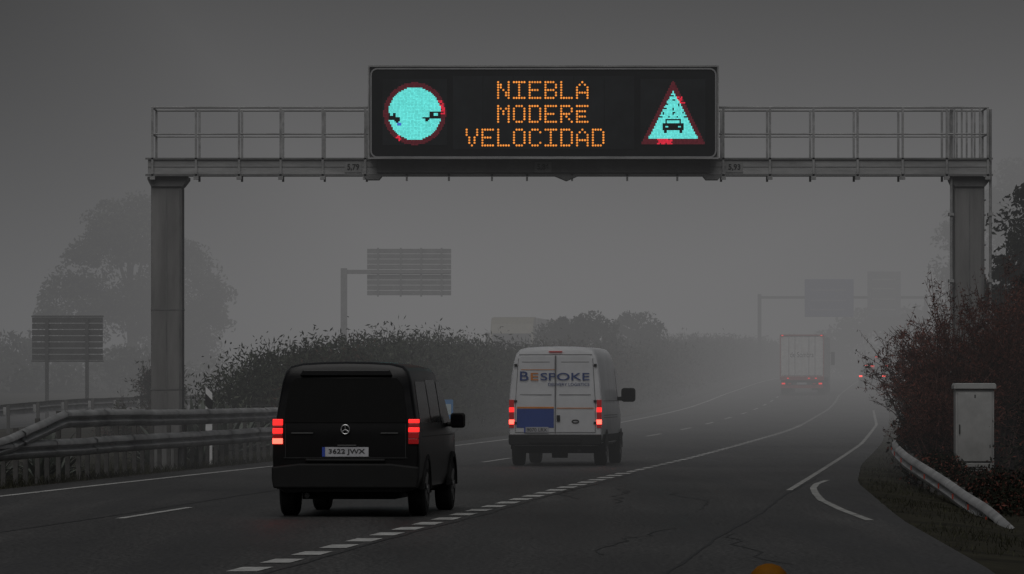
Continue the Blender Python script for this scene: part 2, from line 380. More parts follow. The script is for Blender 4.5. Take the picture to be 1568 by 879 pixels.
for word,x0,zc in (('NIEBLA',-.927+.026,.44),('MODERF',-.927+.026,-.035),('VELOCIDAD',-1.553+.026,-.505)):
    for ci,ch in enumerate(word):
        for r in range(7):
            for c in range(5):
                if font[ch][r][c]=='1':
                    x=x0+(ci*6+c)*pt; z=zc+(3-r)*pt; R_=.0205
                    a.add([(x+R_*math.cos(t),-.045,z+R_*math.sin(t)) for t in [math.pi/4*q+.39 for q in range(8)]],[tuple(range(8))[::-1]])
a.obj('message_text',ORG,S)
a=Acc(); p=.028; q=.0128
def put(x,z,mi): a.add([(x-q,-.045,z-q),(x+q,-.045,z-q),(x+q,-.045,z+q),(x-q,-.045,z+q)],[(0,1,2,3)],mi)
def inb(x,z,x0,x1,z0,z1): return x0<=x<=x1 and z0<=z<=z1
for i in range(-24,25):
    for j in range(-24,25):
        x=i*p; z=j*p; r=math.hypot(x,z); cx=-2.56; cz=-.03
        if r<.525:
            car=inb(x,z,-.55,-.29,-.13,-.07) or inb(x,z,-.55,-.39,-.07,.02) and not inb(x,z,-.5,-.43,-.045,.0) or inb(x,z,.16,.55,-.10,-.06) or inb(x,z,.30,.55,-.06,.03) and not inb(x,z,.37,.47,-.035,.01)
            car=car or math.hypot(x+.35,z+.14)<.045 or math.hypot(x-.25,z+.105)<.045
            if car: continue
            if inb(x,z,-.34,-.26,-.25,-.19): put(cx+x,cz+z,4)
            else: put(cx+x,cz+z,1)
        elif r<.62:
            an=math.degrees(math.atan2(z,x)); b=(-2<an<28) and r<.6 or (-128<an<-118)
            put(cx+x,cz+z,3 if b and random.random()<.8 else 2)
dots=[]
for r_ in range(6):
    zz=.33-r_*.084; hwz=.5*(.44-zz)/.96-.035
    n_=max(1,int(hwz*2/.10))
    for q_ in range(n_):
        xx=0 if n_==1 else -hwz+2*hwz*q_/(n_-1)
        if random.random()<.9: dots.append((xx+random.uniform(-.012,.012),zz+random.uniform(-.012,.012)))
for i in range(-24,25):
    for j in range(-24,25):
        x=i*p; z=j*p; cx=2.58; cz=-.01
        if z<-.64 or z>.62: continue
        hwz=.63*(.62-z)/1.26+.015; ihw=.5*(.44-z)/.96
        if abs(x)>hwz: continue
        if z>-.53 and abs(x)<ihw:
            body_=inb(x,z,-.2,.2,-.34,-.22) or inb(x,z,-.145,.145,-.22,-.12) and not inb(x,z,-.12,.12,-.20,-.145)
            body_=body_ or inb(x,z,-.19,-.14,-.4,-.34) or inb(x,z,.14,.19,-.4,-.34)
            body_=body_ and not (inb(x,z,-.16,-.1,-.30,-.26) or inb(x,z,.1,.16,-.30,-.26))
            d=any(math.hypot(x-u,z-v)<.0225 for u,v in dots) and z>-.1
            if not(body_ or d): put(cx+x,cz+z,1)
        else:
            b=(z<-.53 and -.33<x<-.02 ) or (x>0 and .18<z<.32)
            put(cx+x,cz+z,3 if b and random.random()<.85 else 2)
a.obj('pictograms',[ORG,CYN,DRED,RED,BLU],S)

# ---------------------------------------------------------------- vehicles
def prof_x(P,z):
    xs=[p[1] for p in P]; return float(np.interp(z,xs,[p[0] for p in P]))
def wheel(acc,x,y,r,w,side,mt=0,mr=1):
    acc.lathex([(-w/2,r*.6),(-w/2,r*.9),(-w/2+.03,r),(w/2-.03,r),(w/2,r*.9),(w/2,r*.64),(w/2-.02,r*.62)] if side>0 else [(-w/2+.02,r*.62),(-w/2,r*.64),(-w/2,r*.9),(-w/2+.03,r),(w/2-.03,r),(w/2,r*.9),(w/2,r*.6)],(x,y,r),28,mt)
    xo=x+side*(w/2-.015); 
    for i in range(5):
        t=2*math.pi*i/5
        d=(math.cos(t),math.sin(t)); n_=(-d[1],d[0]); V=[]
        for rr,ww in ((.04,.04),(r*.6,.05)):
            for sgn in (-1,1):
                for xx in (0,.02): V.append((xo+side*xx,y+d[0]*rr+n_[0]*ww*sgn,r+d[1]*rr+n_[1]*ww*sgn))
        acc.add(V,[(0,1,3,2),(4,6,7,5),(0,4,5,1),(2,3,7,6),(0,2,6,4),(1,5,7,3)],mr)
    acc.lathex([(0,.07),(side*.03,.06)],(xo,y,r),12,mr)
def body(parent,name,P,secs,belt,H,rake,mt,cz=.95):
    ring=[(x,z) for x,z in P]+[(-x,z) for x,z in P[::-1]]
    n=len(ring); V=[];F=[]
    for (y,top,w,ins,rk) in secs:
        for x,z in ring:
            zz=z if z<=belt else belt+(z-belt)*(top-belt)/(H-belt)
            zz=cz+(zz-cz)*ins
            V.append((x*w,y+rk*rake*max(0,zz-belt),zz))
    for i in range(len(secs)-1):
        for j in range(n):
            k2=(j+1)%n; F.append((i*n+j,i*n+k2,(i+1)*n+k2,(i+1)*n+j))
    h=len(P)
    for base,fl in ((0,1),((len(secs)-1)*n,0)):
        for j in range(h-1):
            q=(base+j,base+j+1,base+n-2-j,base+n-1-j); F.append(q[::-1] if fl else q)
    return M(name,V,F,mt,parent,smooth=35)
def sidewin(acc,P,side,ya0,ya1,yb0,yb1,z0,z1,off=.004,mi=0,nz=5):
    V=[];F=[]
    for i in range(nz+1):
        t=i/nz; z=z0+(z1-z0)*t; x=side*(prof_x(P,z)+off); V+=[(x,ya0+(yb0-ya0)*t,z),(x,ya1+(yb1-ya1)*t,z)]
    for i in range(nz): F.append((2*i,2*i+1,2*i+3,2*i+2) if side>0 else (2*i,2*i+2,2*i+3,2*i+1))
    acc.add(V,F,mi)
GLASS=mat('dark_glass',(.004,.004,.005),.15,var=.1,spec=.3)
GLASSR=mat('rear_tinted_glass',(.004,.004,.004),.35,var=.1,spec=.12)
LITRED=mat('taillight_lit',(.4,.01,.01),.3,emis=(1,.02,.018),estr=1.5)
HOTRED=mat('taillight_hot',(.5,.02,.02),.3,emis=(1,.06,.04),estr=5.5)
DIMRED=mat('taillight_dim',(.12,.006,.008),.25,emis=(1,.02,.02),estr=.10)
PLATE=mat('number_plate',(.36,.36,.38),.5,var=.15,scale=8)
CHROME=mat('chrome',(.35,.35,.35),.3,metal=.8)
PBLK=mat('black_paint',(.0035,.0035,.004),.3,spec=.22,var=.3,dirt=.08)
BLUP=mat('plate_blue',(.02,.05,.3),.5)
# ---- black passenger van
V1=empty('passenger_van',(-2.11,66.2,0),math.radians(-5.4)); V1.scale=(.985,1,1.04)
P1=[(0,.30),(.78,.30),(.90,.36),(.945,.50),(.96,.75),(.955,1.0),(.93,1.12),(.885,1.4),(.84,1.66),(.80,1.78),(.73,1.85),(.58,1.885),(.3,1.90),(0,1.905)]
secs=[(0,1.85,.965,.975,1),(.02,1.885,.985,.99,1),(.07,1.9,.998,1,1),(.14,1.905,1,1,1),(1.0,1.91,1,1,.6),(2.2,1.905,1,1,0),(3.2,1.88,.995,1,0),(3.55,1.80,.985,1,0),(4.25,1.22,.97,1,0),(4.8,1.05,.94,1,0),(5.02,.92,.86,.96,0)]
body(V1,'body',P1,secs,1.0,1.905,.13,PBLK)
rf=lambda z:.13*max(0,z-1.0)*1.0
a=Acc(); a.prism_xz([(-.80,1.16),(.80,1.16),(.74,1.60),(.66,1.70),(-.66,1.70),(-.74,1.60)],-.012,.03,0,rf); a.obj('rear_window',GLASSR,V1)
a=Acc()
for sd in (1,-1):
    sidewin(a,P1,sd,.35,1.55,.45,1.55,1.15,1.66)
    sidewin(a,P1,sd,1.66,2.75,1.66,2.75,1.15,1.68)
    sidewin(a,P1,sd,2.86,3.95,2.86,3.42,1.13,1.66)
a.obj('windows',GLASS,V1)
a=Acc()
a.prism_xz([(-.93,.36),(.93,.36),(.95,.48),(.95,.62),(.60,.66),(-.60,.66),(-.95,.62),(-.95,.48)],-.075,.03,0)
a.prism_xz([(-.52,.68),(.52,.68),(.52,.72),(-.52,.72)],-.045,.0,0)
a.obj('rear_bumper',BLACKP,V1,bevel=.02)
SEAM=mat('panel_seam',(.018,.018,.019),.5)
a=Acc(); a.prism_xz([(-.80,.725),(.80,.725),(.80,.733),(-.80,.733)],-.014,.0,0)
for sd in (-1,1):
    a.box(min(sd*.775,sd*.782),max(sd*.775,sd*.782),-.008,.02,.73,1.14)
    sidewin(a,P1,sd,.3,4.0,.3,4.0,.98,.992,.003)
for yy in (1.6,2.8): sidewin(a,P1,1,yy,yy+.012,yy,yy+.012,.4,1.7,.003)
a.obj('panel_seams',SEAM,V1)
a=Acc()
a.prism_xz([(-.60,1.73),(.60,1.73),(.56,1.80),(-.56,1.80)],-.05,.05,0,rf); a.obj('roof_spoiler',PBLK,V1,bevel=.01)
for sd in (-1,1):
    a=Acc()
    def seg(z0,z1,mi): 
        x0,x1=sorted((sd*.815,sd*.945))
        a.prism_xz([(x0,z0),(x1,z0),(x1,z1),(x0,z1)],-.022,.10,mi,lambda z:.13*max(0,z-1.0))
    if sd<0: seg(.90,.965,1); seg(.97,1.02,2); seg(1.025,1.09,0); seg(1.095,1.12,2); seg(1.125,1.20,0)
    else: seg(.90,.965,2); seg(.97,1.04,2); seg(1.045,1.10,0); seg(1.105,1.15,2); seg(1.155,1.20,0)
    a.obj('taillight',[LITRED,HOTRED,DIMRED],V1,bevel=.004)
a=Acc()
a.prism_xz([(-.26,.745),(.30,.745),(.30,.86),(-.26,.86)],-.022,.0,0); a.prism_xz([(-.30,.745),(-.262,.745),(-.262,.86),(-.30,.86)],-.022,.0,1); a.obj('number_plate',[PLATE,BLUP],V1)
text('plate_text','3622 JWX',.105,(.02,-.027,.803),BLK,V1,offset=.001,fit=(.47,.072))
a=Acc(); pts=[(.055*math.cos(t),-.02+.0,1.075+.055*math.sin(t)) for t in np.linspace(0,2*math.pi,25)]
a.tube(pts,.008,6)
for t in (90,210,330): a.tube([(0,-.02,1.075),(.05*math.cos(math.radians(t)),-.02,1.075+.05*math.sin(math.radians(t)))],.007,6)
a.obj('badge',CHROME,V1)
a=Acc(); a.box(-.70,-.42,-.018,0.02,1.025,1.04); a.box(.46,.68,-.018,.02,1.025,1.04); a.box(-.10,.14,-.03,0,.875,.89); a.obj('trim_letters',mat('trim_grey',(.10,.10,.10),.4,metal=.5),V1)
a=Acc()
for x in (-.84,.84):
    for y in (.95,4.1): wheel(a,x,y,.335,.22,1 if x>0 else -1)
a.obj('wheels',[TYRE,RIM],V1,smooth=40)
a=Acc()
for sd in (1,-1):
    for y in (.95,4.1):
        V=[];n=14
        for i in range(n+1):
            t=math.pi*i/n
            for r_ in (.37,.43):
                V.append((sd*.966,y+r_*math.cos(t),.335+r_*math.sin(t)))
                V.append((sd*.90,y+r_*math.cos(t),.335+r_*math.sin(t)))
        F=[]
        for i in range(n): F+=[(4*i,4*i+2,4*i+6,4*i+4),(4*i+2,4*i+3,4*i+7,4*i+6),(4*i,4*i+4,4*i+5,4*i+1)]
        a.add(V,F)
a.box(-.6,.6,.3,4.6,.22,.30); a.tube([(-.5,.0,.27),(-.5,.5,.27)],.035,8)
a.box(-.85,.85,.9,1.0,.28,.36); a.box(-.85,.85,4.05,4.15,.26,.34)
a.obj('arches_and_chassis',BLACKP,V1)
def mirror(par,x,y,z,sc=1,mt=BLACKP):
    a=Acc(); a.prism_xz([(p_[0],p_[1]) for p_ in rrect(x-.12*sc,x+.12*sc,z-.14*sc,z+.10*sc,.05*sc,4)],y-.02,y+.12); 
    s=1 if x>0 else -1; a.box(min(x-s*.25*sc,x-s*.08),max(x-s*.25*sc,x-s*.08),y+.02,y+.08,z-.12*sc,z-.05*sc)
    a.obj('mirror',mt,par,bevel=.02)
    b=Acc(); b.prism_xz([(p_[0],p_[1]) for p_ in rrect(x-.1*sc,x+.1*sc,z-.12*sc,z+.08*sc,.04*sc,4)],y-.026,y-.021); b.obj('mirror_glass',GLASS,par)
mirror(V1,1.07,3.55,1.18,.8); mirror(V1,-1.07,3.55,1.18,.8)

# ---- white delivery van
WP_=mat('white_paint',(.64,.645,.66),.4,var=.08,scale=1.5,dirt=.5,coat=.1)
V2=empty('delivery_van',(.90,108.5,float(zy(108.5))),math.radians(-6.0))
P2=[(0,.42),(.84,.42),(.94,.48),(.97,.62),(.985,.95),(.985,1.25),(.965,1.5),(.925,1.9),(.875,2.2),(.83,2.34),(.75,2.43),(.6,2.465),(.3,2.485),(0,2.49)]
secs=[(0,2.42,.965,.975,1),(.02,2.46,.985,.992,1),(.07,2.48,.998,1,1),(.15,2.49,1,1,1),(1.2,2.5,1,1,.5),(3.6,2.5,1,1,0),(4.0,2.44,.99,1,0),(4.35,2.2,.98,1,0),(4.95,1.45,.96,1,0),(5.35,1.2,.92,1,0),(5.53,1.0,.85,.95,0)]
body(V2,'body',P2,secs,1.0,2.49,.045,WP_,cz=1.3)
r2=lambda z:.045*max(0,z-1.0)
a=Acc()
for x0,x1,xt in ((-.83,-.012,-.77),(.012,.83,.77)):
    if x0<0: poly=[(x0,.70),(x1,.70),(x1,2.30),(xt+.06,2.30),(xt,2.24),(x0,1.3)]
    else: poly=[(x0,.70),(x1,.70),(x1,1.3),(xt,2.24),(xt-.06,2.30),(x0,2.30)]
    a.prism_xz(poly,-.018,.03,0,r2)
a.obj('rear_doors',WP_,V2,bevel=.012)
a=Acc()
for x0,x1 in ((-.74,-.08),(.08,.74)):
    a.prism_xz([(x0,1.48),(x1,1.48),(x1,1.492),(x0,1.492)],-.021,-.0,0,r2)
    a.prism_xz([(x0+.04,2.16),(x1-.04,2.16),(x1-.04,2.17),(x0+.04,2.17)],-.021,0,0,r2)
a.box(-.008,.008,-.016,.05,.68,2.3)
a.prism_xz([(-.84,.70),(-.83,.70),(-.83,1.3),(-.77,2.24),(-.78,2.24),(-.84,1.3)],-.012,.0,0,r2); a.prism_xz([(.84,.70),(.83,.70),(.83,1.3),(.77,2.24),(.78,2.24),(.84,1.3)],-.012,.0,0,r2)
a.prism_xz([(-.76,2.315),(.76,2.315),(.76,2.325),(-.76,2.325)],-.012,.0,0,r2)
a.obj('door_seams',mat('seam_grey',(.15,.15,.155),.6),V2)
VB=mat('livery_blue',(.015,.05,.25),.4,var=.1); VO=mat('livery_orange',(.60,.20,.03),.4,var=.1); VT=mat('livery_text_blue',(.03,.06,.2),.4,var=.1)
a=Acc()
a.prism_xz([(-.81,.80),(-.03,.80),(-.03,1.19),(-.80,1.19)],-.024,-.0185,0,r2)
a.prism_xz([(-.80,1.20),(-.03,1.20),(-.03,1.235),(-.80,1.235)],-.024,-.0185,1,r2)
a.prism_xz([(.03,1.20),(.80,1.20),(.80,1.215),(.03,1.215)],-.024,-.0185,1,r2)
a.obj('livery_panel',[VB,VO],V2)
text('livery_name_b','B',.27,(-.65,.004,1.875),VT,V2,offset=.002,rx=87.5,fit=(.18,.19))
text('livery_name_e','E',.22,(-.435,.004,1.862),VO,V2,offset=.002,rx=87.5,fit=(.16,.155))
text('livery_name','SPOKE',.22,(.20,.004,1.862),VT,V2,offset=.002,rx=87.5,fit=(1.02,.155))
text('livery_subtitle','DELIVERY LOGISTICS',.095,(.28,.0,1.70),VT,V2,offset=.0,rx=87.5,fit=(.86,.06))
a=Acc(); a.prism_xz([(-.72,2.0),(.0,2.0),(.0,2.012),(-.72,2.012)],-.024,-.0185,0,r2); a.obj('livery_line',VO,V2)
a=Acc()
a.prism_xz([(-.95,.44),(.95,.44),(.965,.5),(.965,.66),(-.965,.66),(-.965,.5)],-.13,.04,0)
a.box(-.55,.55,-.17,-.12,.47,.62)
a.obj('rear_bumper',BLACKP,V2,bevel=.025)
a=Acc()
for sd in (1,-1):
    def seg(z0,z1,mi):
        x0,x1=sorted((sd*.865,sd*.965)); a.prism_xz([(x0,z0),(x1,z0),(x1,z1),(x0,z1)],-.022,.08,mi,r2)
    seg(.80,.87,2); seg(.875,.965,1); seg(.97,1.12,2); seg(1.125,1.22,0); seg(1.225,1.38,2)
a.obj('taillights',[LITRED,HOTRED,DIMRED],V2,bevel=.004)
a=Acc(); a.box(-.14,.14,.035,.09,2.37,2.39); a.obj('high_brake_light',DIMRED,V2)
a=Acc(); a.prism_xz([(-.62,.70),(-.14,.70),(-.14,.815),(-.62,.815)],-.035,-.019,0); a.prism_xz([(-.65,.70),(-.622,.70),(-.622,.815),(-.65,.815)],-.035,-.019,1); a.obj('number_plate',[PLATE,BLUP],V2)
text('plate_text','9070 LRX',.10,(-.38,-.04,.757),BLK,V2,offset=.0,fit=(.42,.07))
a=Acc()
for z in (.9,1.35,2.1):
    for sd in (1,-1): a.box(min(sd*.80,sd*.86),max(sd*.80,sd*.86),-.035+r2(z),.0+r2(z),z-.025,z+.025)
a.box(.03,.10,-.035,-.019,.93,1.06)
a.obj('hinges_and_handle',BLACKP,V2)
a=Acc(); pts=[(.42+.07*math.cos(t),-.022,.93+.03*math.sin(t)) for t in np.linspace(0,2*math.pi,17)]; a.tube(pts,.012,5)
a.obj('badge',BLACKP,V2)
a=Acc()
for x in (-.86,.86):
    for y in (1.0,4.5): wheel(a,x,y,.345,.24,1 if x>0 else -1)
a.obj('wheels',[TYRE,RIM],V2,smooth=40)
a=Acc()
a.box(-.7,.7,.3,5.0,.32,.42); a.box(-.8,.8,.93,1.07,.26,.40); a.tube([(-.16,1,.3),(.16,1,.3)],.14,12); a.tube([(.5,-.05,.33),(.5,.6,.33)],.035,8)
for sd in (1,-1): 
    sidewin(a,P2,sd,.2,5.2,.2,5.2,.5,.66)
    for y in (1.0,4.5):
        pl=[(sd*.99,y+.42*math.cos(t),.345+.42*math.sin(t)) for t in np.linspace(0,math.pi,13)]
        a.add(pl,[tuple(range(13)) if sd>0 else tuple(range(13))[::-1]])
a.obj('chassis_and_cladding',BLACKP,V2)
a=Acc()
for sd in (1,-1): sidewin(a,P2,sd,3.75,4.75,3.75,4.3,1.35,2.05)
a.obj('windows',GLASS,V2)
mirror(V2,1.17,4.2,1.5,1.25); mirror(V2,-1.17,4.2,1.5,1.25)
a=Acc()
for z in (1.0,1.05,1.35): sidewin(a,P2,1,.3,3.6,.3,3.6,z,z+.012,.003)
sidewin(a,P2,1,1.9,1.915,1.9,1.915,.7,2.2,.003); a.obj('side_seams',mat('seam_grey2',(.16,.16,.16),.6),V2)

# ---- semi truck
def truck(name,loc,yaw,front=False):
    T=empty(name,loc,yaw); TW=mat('trailer_white',(.30,.30,.28) if front else (.60,.59,.58),.5,var=.12,dirt=.3); TR=mat('trailer_red',(.26,.03,.025),.5)
    a=Acc(); a.box(-1.25,1.25,0,12.5,1.05,3.46); a.obj('trailer_box',TW,T,bevel=.03)
    a=Acc()
    for x0,x1 in ((-1.18,-.015),(.015,1.18)): a.box(x0,x1,-.03,-.001,1.15,3.36)
    a.obj('rear_doors',TW,T,bevel=.01)
    a=Acc(); a.box(-1.27,-1.22,-.05,.06,1.0,3.47,0);a.box(1.22,1.27,-.05,.06,1.0,3.47,0);a.box(-1.27,1.27,-.06,.06,3.42,3.5,0);a.box(-1.27,1.27,-.06,.1,.88,1.1,0)
    for x in (-.75,-.4,.4,.75): a.tube([(x,-.05,1.1),(x,-.05,3.4)],.014,6,1)
    a.obj('door_frame',[TR,GALV],T)
    a=Acc(); a.box(-1.22,1.22,-.03,.1,.42,.6,1); a.box(-1.1,1.1,.2,11.5,.75,1.0); a.box(-1.2,-.55,.3,.33,.3,.8);a.box(.55,1.2,.3,.33,.3,.8)
    for x in (-1.26,1.26): a.box(x-.015,x+.015,3.8,9.5,.45,1.0)
    a.obj('underrun_and_chassis',[BLACKP,TR],T)
    a=Acc()
    for x in (-1.05,1.05):
        for y in (1.2,2.5,3.8,10.6,14.0): wheel(a,x,y,.5,.36,1 if x>0 else -1)
    a.obj('wheels',[TYRE,RIM],T,smooth=40)
    if not front:
        a=Acc()
        for sd in (-1,1):
            a.box(sd*1.06-.10,sd*1.06+.10,-.09,-.04,.64,.73,1); a.box(sd*.7-.08,sd*.7+.08,-.09,-.04,.64,.72,2)
            a.box(sd*1.12-.05,sd*1.12+.05,-.1,-.061,3.42,3.47,0); 
        for x in (-.8,.4,.8): a.box(x-.05,x+.05,-.1,-.061,.97,1.01,0)
        a.obj('lights',[LITRED,LITRED,DIMRED],T)
        text('trailer_lettering','de Sombra',.45,(.0,-.035,2.35),GALVD,T,fit=(1.35,.3))
    a=Acc(); a.box(-.28,.28,-.06,-.03,.63,.75); a.obj('number_plate',PLATE,T)
    C=Acc(); prof=[(12.9,.6),(15.1,.6),(15.2,1.3),(15.05,2.3),(14.7,3.1),(14.3,3.45),(12.9,3.5)]
    V=[(x,y,z) for x in (-1.22,1.22) for y,z in prof]; n=len(prof)
    C.add(V,[tuple(range(n)),tuple(range(n,2*n))[::-1]]+[(i,i+n,(i+1)%n+n,(i+1)%n) for i in range(n)]); C.obj('cab',mat('cab_paint',(.16,.14,.08) if front else (.4,.4,.4),.5),T,bevel=.05)
    C=Acc(); C.add([(-1.1,15.17,1.75),(1.1,15.17,1.75),(1.1,15.04,2.55),(-1.1,15.04,2.55)],[(0,1,2,3)]); C.obj('windscreen',GLASS,T)
    C=Acc(); C.box(-.9,.9,15.16,15.24,.7,1.5); 
    for sd in (-1,1): C.box(min(sd*1.28,sd*1.5),max(sd*1.28,sd*1.5),14.7,14.85,1.8,2.6); C.box(min(sd*1.2,sd*1.3),max(sd*1.2,sd*1.3),14.75,14.8,2.5,2.55)
    C.obj('grille_and_mirrors',BLACKP,T)
    return T
truck('semi_truck',(16.65,300,float(zy(300))),math.radians(-5.0))
truck('semi_truck',(1.3,310,float(zy(310))+.85),math.radians(175),True)
# ---- distant cars
def car(name,loc,yaw,c):
    T=empty(name,loc,yaw); P=[(0,.28),(.75,.28),(.86,.36),(.90,.6),(.88,.85),(.84,.95),(.72,1.25),(.62,1.40),(.4,1.45),(0,1.46)]
    secs=[(0,1.0,.93,.96,0),(.08,1.03,.98,1,0),(.3,1.1,1,1,0),(.8,1.42,1,1,0),(1.5,1.46,1,1,0),(2.4,1.44,1,1,0),(3.1,1.0,1,1,0),(3.9,.9,.96,1,0),(4.15,.8,.88,.95,0)]
    body(T,'body',P,secs,.92,1.46,0,mat('car_paint',c,.35,coat=.2),cz=.6)
    a=Acc(); a.add([(-.6,.33,1.12),(.6,.33,1.12),(.5,.76,1.40),(-.5,.76,1.40)],[(0,1,2,3)])
    for sd in(1,-1): sidewin(a,P,sd,.9,2.9,1.0,2.5,.98,1.36)
    a.obj('windows',GLASS,T)
    a=Acc()
    for x in(-.78,.78):
        for y in (.7,3.3): wheel(a,x,y,.31,.2,1 if x>0 else -1)
    a.obj('wheels',[TYRE,RIM],T,smooth=40)
    a=Acc()
    for x in(-.74,.74): a.box(x-.10,x+.10,-.02,.06,.70,.80)
    a.box(-.12,.12,.62,.72,1.39,1.42); a.obj('taillights',HOTRED,T)
    a=Acc(); a.box(-.84,.84,-.04,.1,.30,.52); a.box(-.26,.26,-.05,-.041,.56,.66,1); a.obj('bumper',[BLACKP,PLATE],T,bevel=.01)
car('car',(23.1,335,float(zy(335))),math.radians(-5),(.03,.03,.03)); car('car',(26.1,374,float(zy(374))+.35),math.radians(-5),(.05,.05,.06))

# ---------------------------------------------------------------- signs
def slats(acc,x0,x1,z0,z1,n,y,depth=.04,mi=0):
    h=(z1-z0)/n
    for i in range(n): acc.box(x0,x1,y,y+depth,z0+i*h+.012,z0+(i+1)*h-.012,mi)
SB=mat('sign_back',(.07,.07,.07),.6,metal=.0,var=.2)
T=empty('road_sign',(-12.75,150,0)); a=Acc(); slats(a,-1.03,1.0,2.4,3.65,7,0); a.box(-1.05,1.02,-.01,.05,2.36,2.40);a.box(-1.05,1.02,-.01,.05,3.65,3.69)
for x in (-.6,.55): a.box(x-.05,x+.05,-.08,-.005,.0,3.6)
a.obj('panel_and_posts',SB,T)
T=empty('cantilever_sign',(-7.4,230,0)); a=Acc()
a.box(-.14,.14,-.14,.14,.3,6.85); a.box(.14,1.2,-.1,.1,6.6,6.78); a.box(1.2,4.6,-.08,-.0,6.62,6.76)
slats(a,1.02,4.72,5.65,7.72,9,.06)
for x in (1.5,2.5,3.4,4.3): a.box(x-.04,x+.04,-.0,.055,5.6,7.75)
a.obj('post_arm_panel',mat('sign_back_light',(.14,.14,.14),.6,var=.2),T)
T=empty('overhead_direction_sign',(18.95,400,float(zy(400)))); a=Acc()
a.box(-.14,.14,-.14,.14,-.2,6.45);a.box(.14,12.6,-.1,.1,6.1,6.3); a.box(12.6,12.9,-.14,.14,-.2,6.4)
a.obj('posts_and_arm',BLACKP,T)
a=Acc(); a.box(3.45,7.2,-.2,-.12,4.7,7.6); a.obj('panel',mat('direction_sign_blue',(.01,.025,.14),.5),T,bevel=.03)
a=Acc(); a.box(8.25,10.8,-.2,-.12,4.65,8.2); a.obj('panel',mat('direction_sign_white',(.10,.105,.12),.5),T,bevel=.03)
a=Acc()
for z in (5.2,5.9,6.7): a.box(3.9,6.6,-.214,-.204,z,z+.12)
a.obj('lettering',mat('sign_letter',(.12,.12,.2),.6),T)
a=Acc()
for z in (5.2,6.0,6.8,7.5): a.box(8.6,10.4,-.214,-.204,z,z+.12)
a.obj('lettering_dark',GALV,T)
T=empty('kilometre_sign',(-1.85,150,0)); a=Acc(); a.prism_xz(rrect(-.16,.16,.72,1.28,.03),-.02,0,0); a.box(-.03,.03,.002,.06,-.1,1.2,1); a.prism_xz(rrect(-.10,.10,.85,1.15,.02),-.026,-.021,2)
a.obj('plate_and_post',[mat('sign_blue',(.03,.16,.38),.5),GALVD,mat('sign_white',(.35,.42,.45),.5)],T)
T=empty('road_delineator',(-6.38,110,0)); a=Acc()
a.prism_xz([(-.07,0),(.07,0),(.07,1.52),(-.07,1.66)],-.03,.03,0); a.prism_xz([(-.076,1.26),(.076,1.10),(.076,1.36),(-.076,1.52)],-.036,.036,1); a.obj('post',[mat('delineator_white',(.7,.7,.7),.5),BLK],T)
T=empty('yellow_bollard',(1.475,30,0)); YB=mat('bollard_yellow',(.13,.05,.002),.7,var=.35,spec=.1)
seg_=24;V=[];pr=[(.125,0),(.125,.48),(.12,.54),(.10,.60),(.065,.635),(.02,.65)]
for r,z in pr:
    for q_ in range(seg_): V.append((r*math.cos(2*math.pi*q_/seg_),r*math.sin(2*math.pi*q_/seg_),z))
F=[(i*seg_+j,i*seg_+(j+1)%seg_,(i+1)*seg_+(j+1)%seg_,(i+1)*seg_+j) for i in range(len(pr)-1) for j in range(seg_)]+[tuple((len(pr)-1)*seg_+j for j in range(seg_))]
M('bollard_body',V,F,YB,T,smooth=40)
V=[(.128*math.cos(t),.128*math.sin(t),z) for z in (.3,.4) for t in np.linspace(0,2*math.pi,25)[:-1]]
M('reflective_band',V,[(j,(j+1)%24,24+(j+1)%24,24+j) for j in range(24)],PLATE,T,smooth=40)
T=empty('electrical_cabinet',(8.40,95,-.15)); CW=mat('cabinet_paint',(.27,.27,.265),.55,var=.2,scale=2,dirt=.5)
a=Acc(); a.box(-.35,.35,-.2,.25,0,1.76); a.obj('case',CW,T,bevel=.012)
a=Acc(); a.prism_xz([(-.385,1.765),(.385,1.765),(.385,1.83),(.36,1.87),(-.36,1.87),(-.385,1.83)],-.26,.30); a.obj('roof',CW,T,bevel=.01)
a=Acc(); a.box(-.31,.31,-.225,-.205,.45,1.70); a.box(-.31,.31,-.222,-.203,.1,.42); a.obj('doors',CW,T,bevel=.008)
a=Acc()
for i in range(6): a.box(-.22,.22,-.23,-.226,.14+i*.04,.155+i*.04)
a.box(-.29,-.27,-.25,-.226,.95,1.12); a.box(-.01,.01,-.228,-.2255,1.60,1.66); a.box(-.34,.34,-.19,.24,-.3,-.001)
a.box(-.31,.31,-.2065,-.203,.43,.44)
a.obj('vents_and_handle',BLACKP,T)

# ---------------------------------------------------------------- vegetation
def leaves(C,size,asp=.45,up=0.0,r=rng):
    n=len(C); d=r.normal(size=(n,3)); d[:,2]+=up; d/=np.linalg.norm(d,axis=1)[:,None]
    e=r.normal(size=(n,3)); e-= (e*d).sum(1)[:,None]*d; e/=np.linalg.norm(e,axis=1)[:,None]
    s=(size*r.uniform(.6,1.3,n))[:,None]
    V=np.stack([C-d*s,C+e*s*asp,C+d*s,C-e*s*asp],1).reshape(-1,3)
    F=np.arange(4*n).reshape(n,4); return V,F
def foliage(name,C,size,mt,parent=None,asp=.45,up=0.0,matidx=None):
    V,F=leaves(C,size,asp,up); me=bpy.data.meshes.new(name); me.from_pydata(V.tolist(),[],F.tolist())
    for q in (mt if isinstance(mt,list) else [mt]): me.materials.append(q)
    if matidx is not None: me.polygons.foreach_set('material_index',matidx.astype(int))
    o=bpy.data.objects.new(name,me); col.objects.link(o)
    if parent: o.parent=parent
    return o
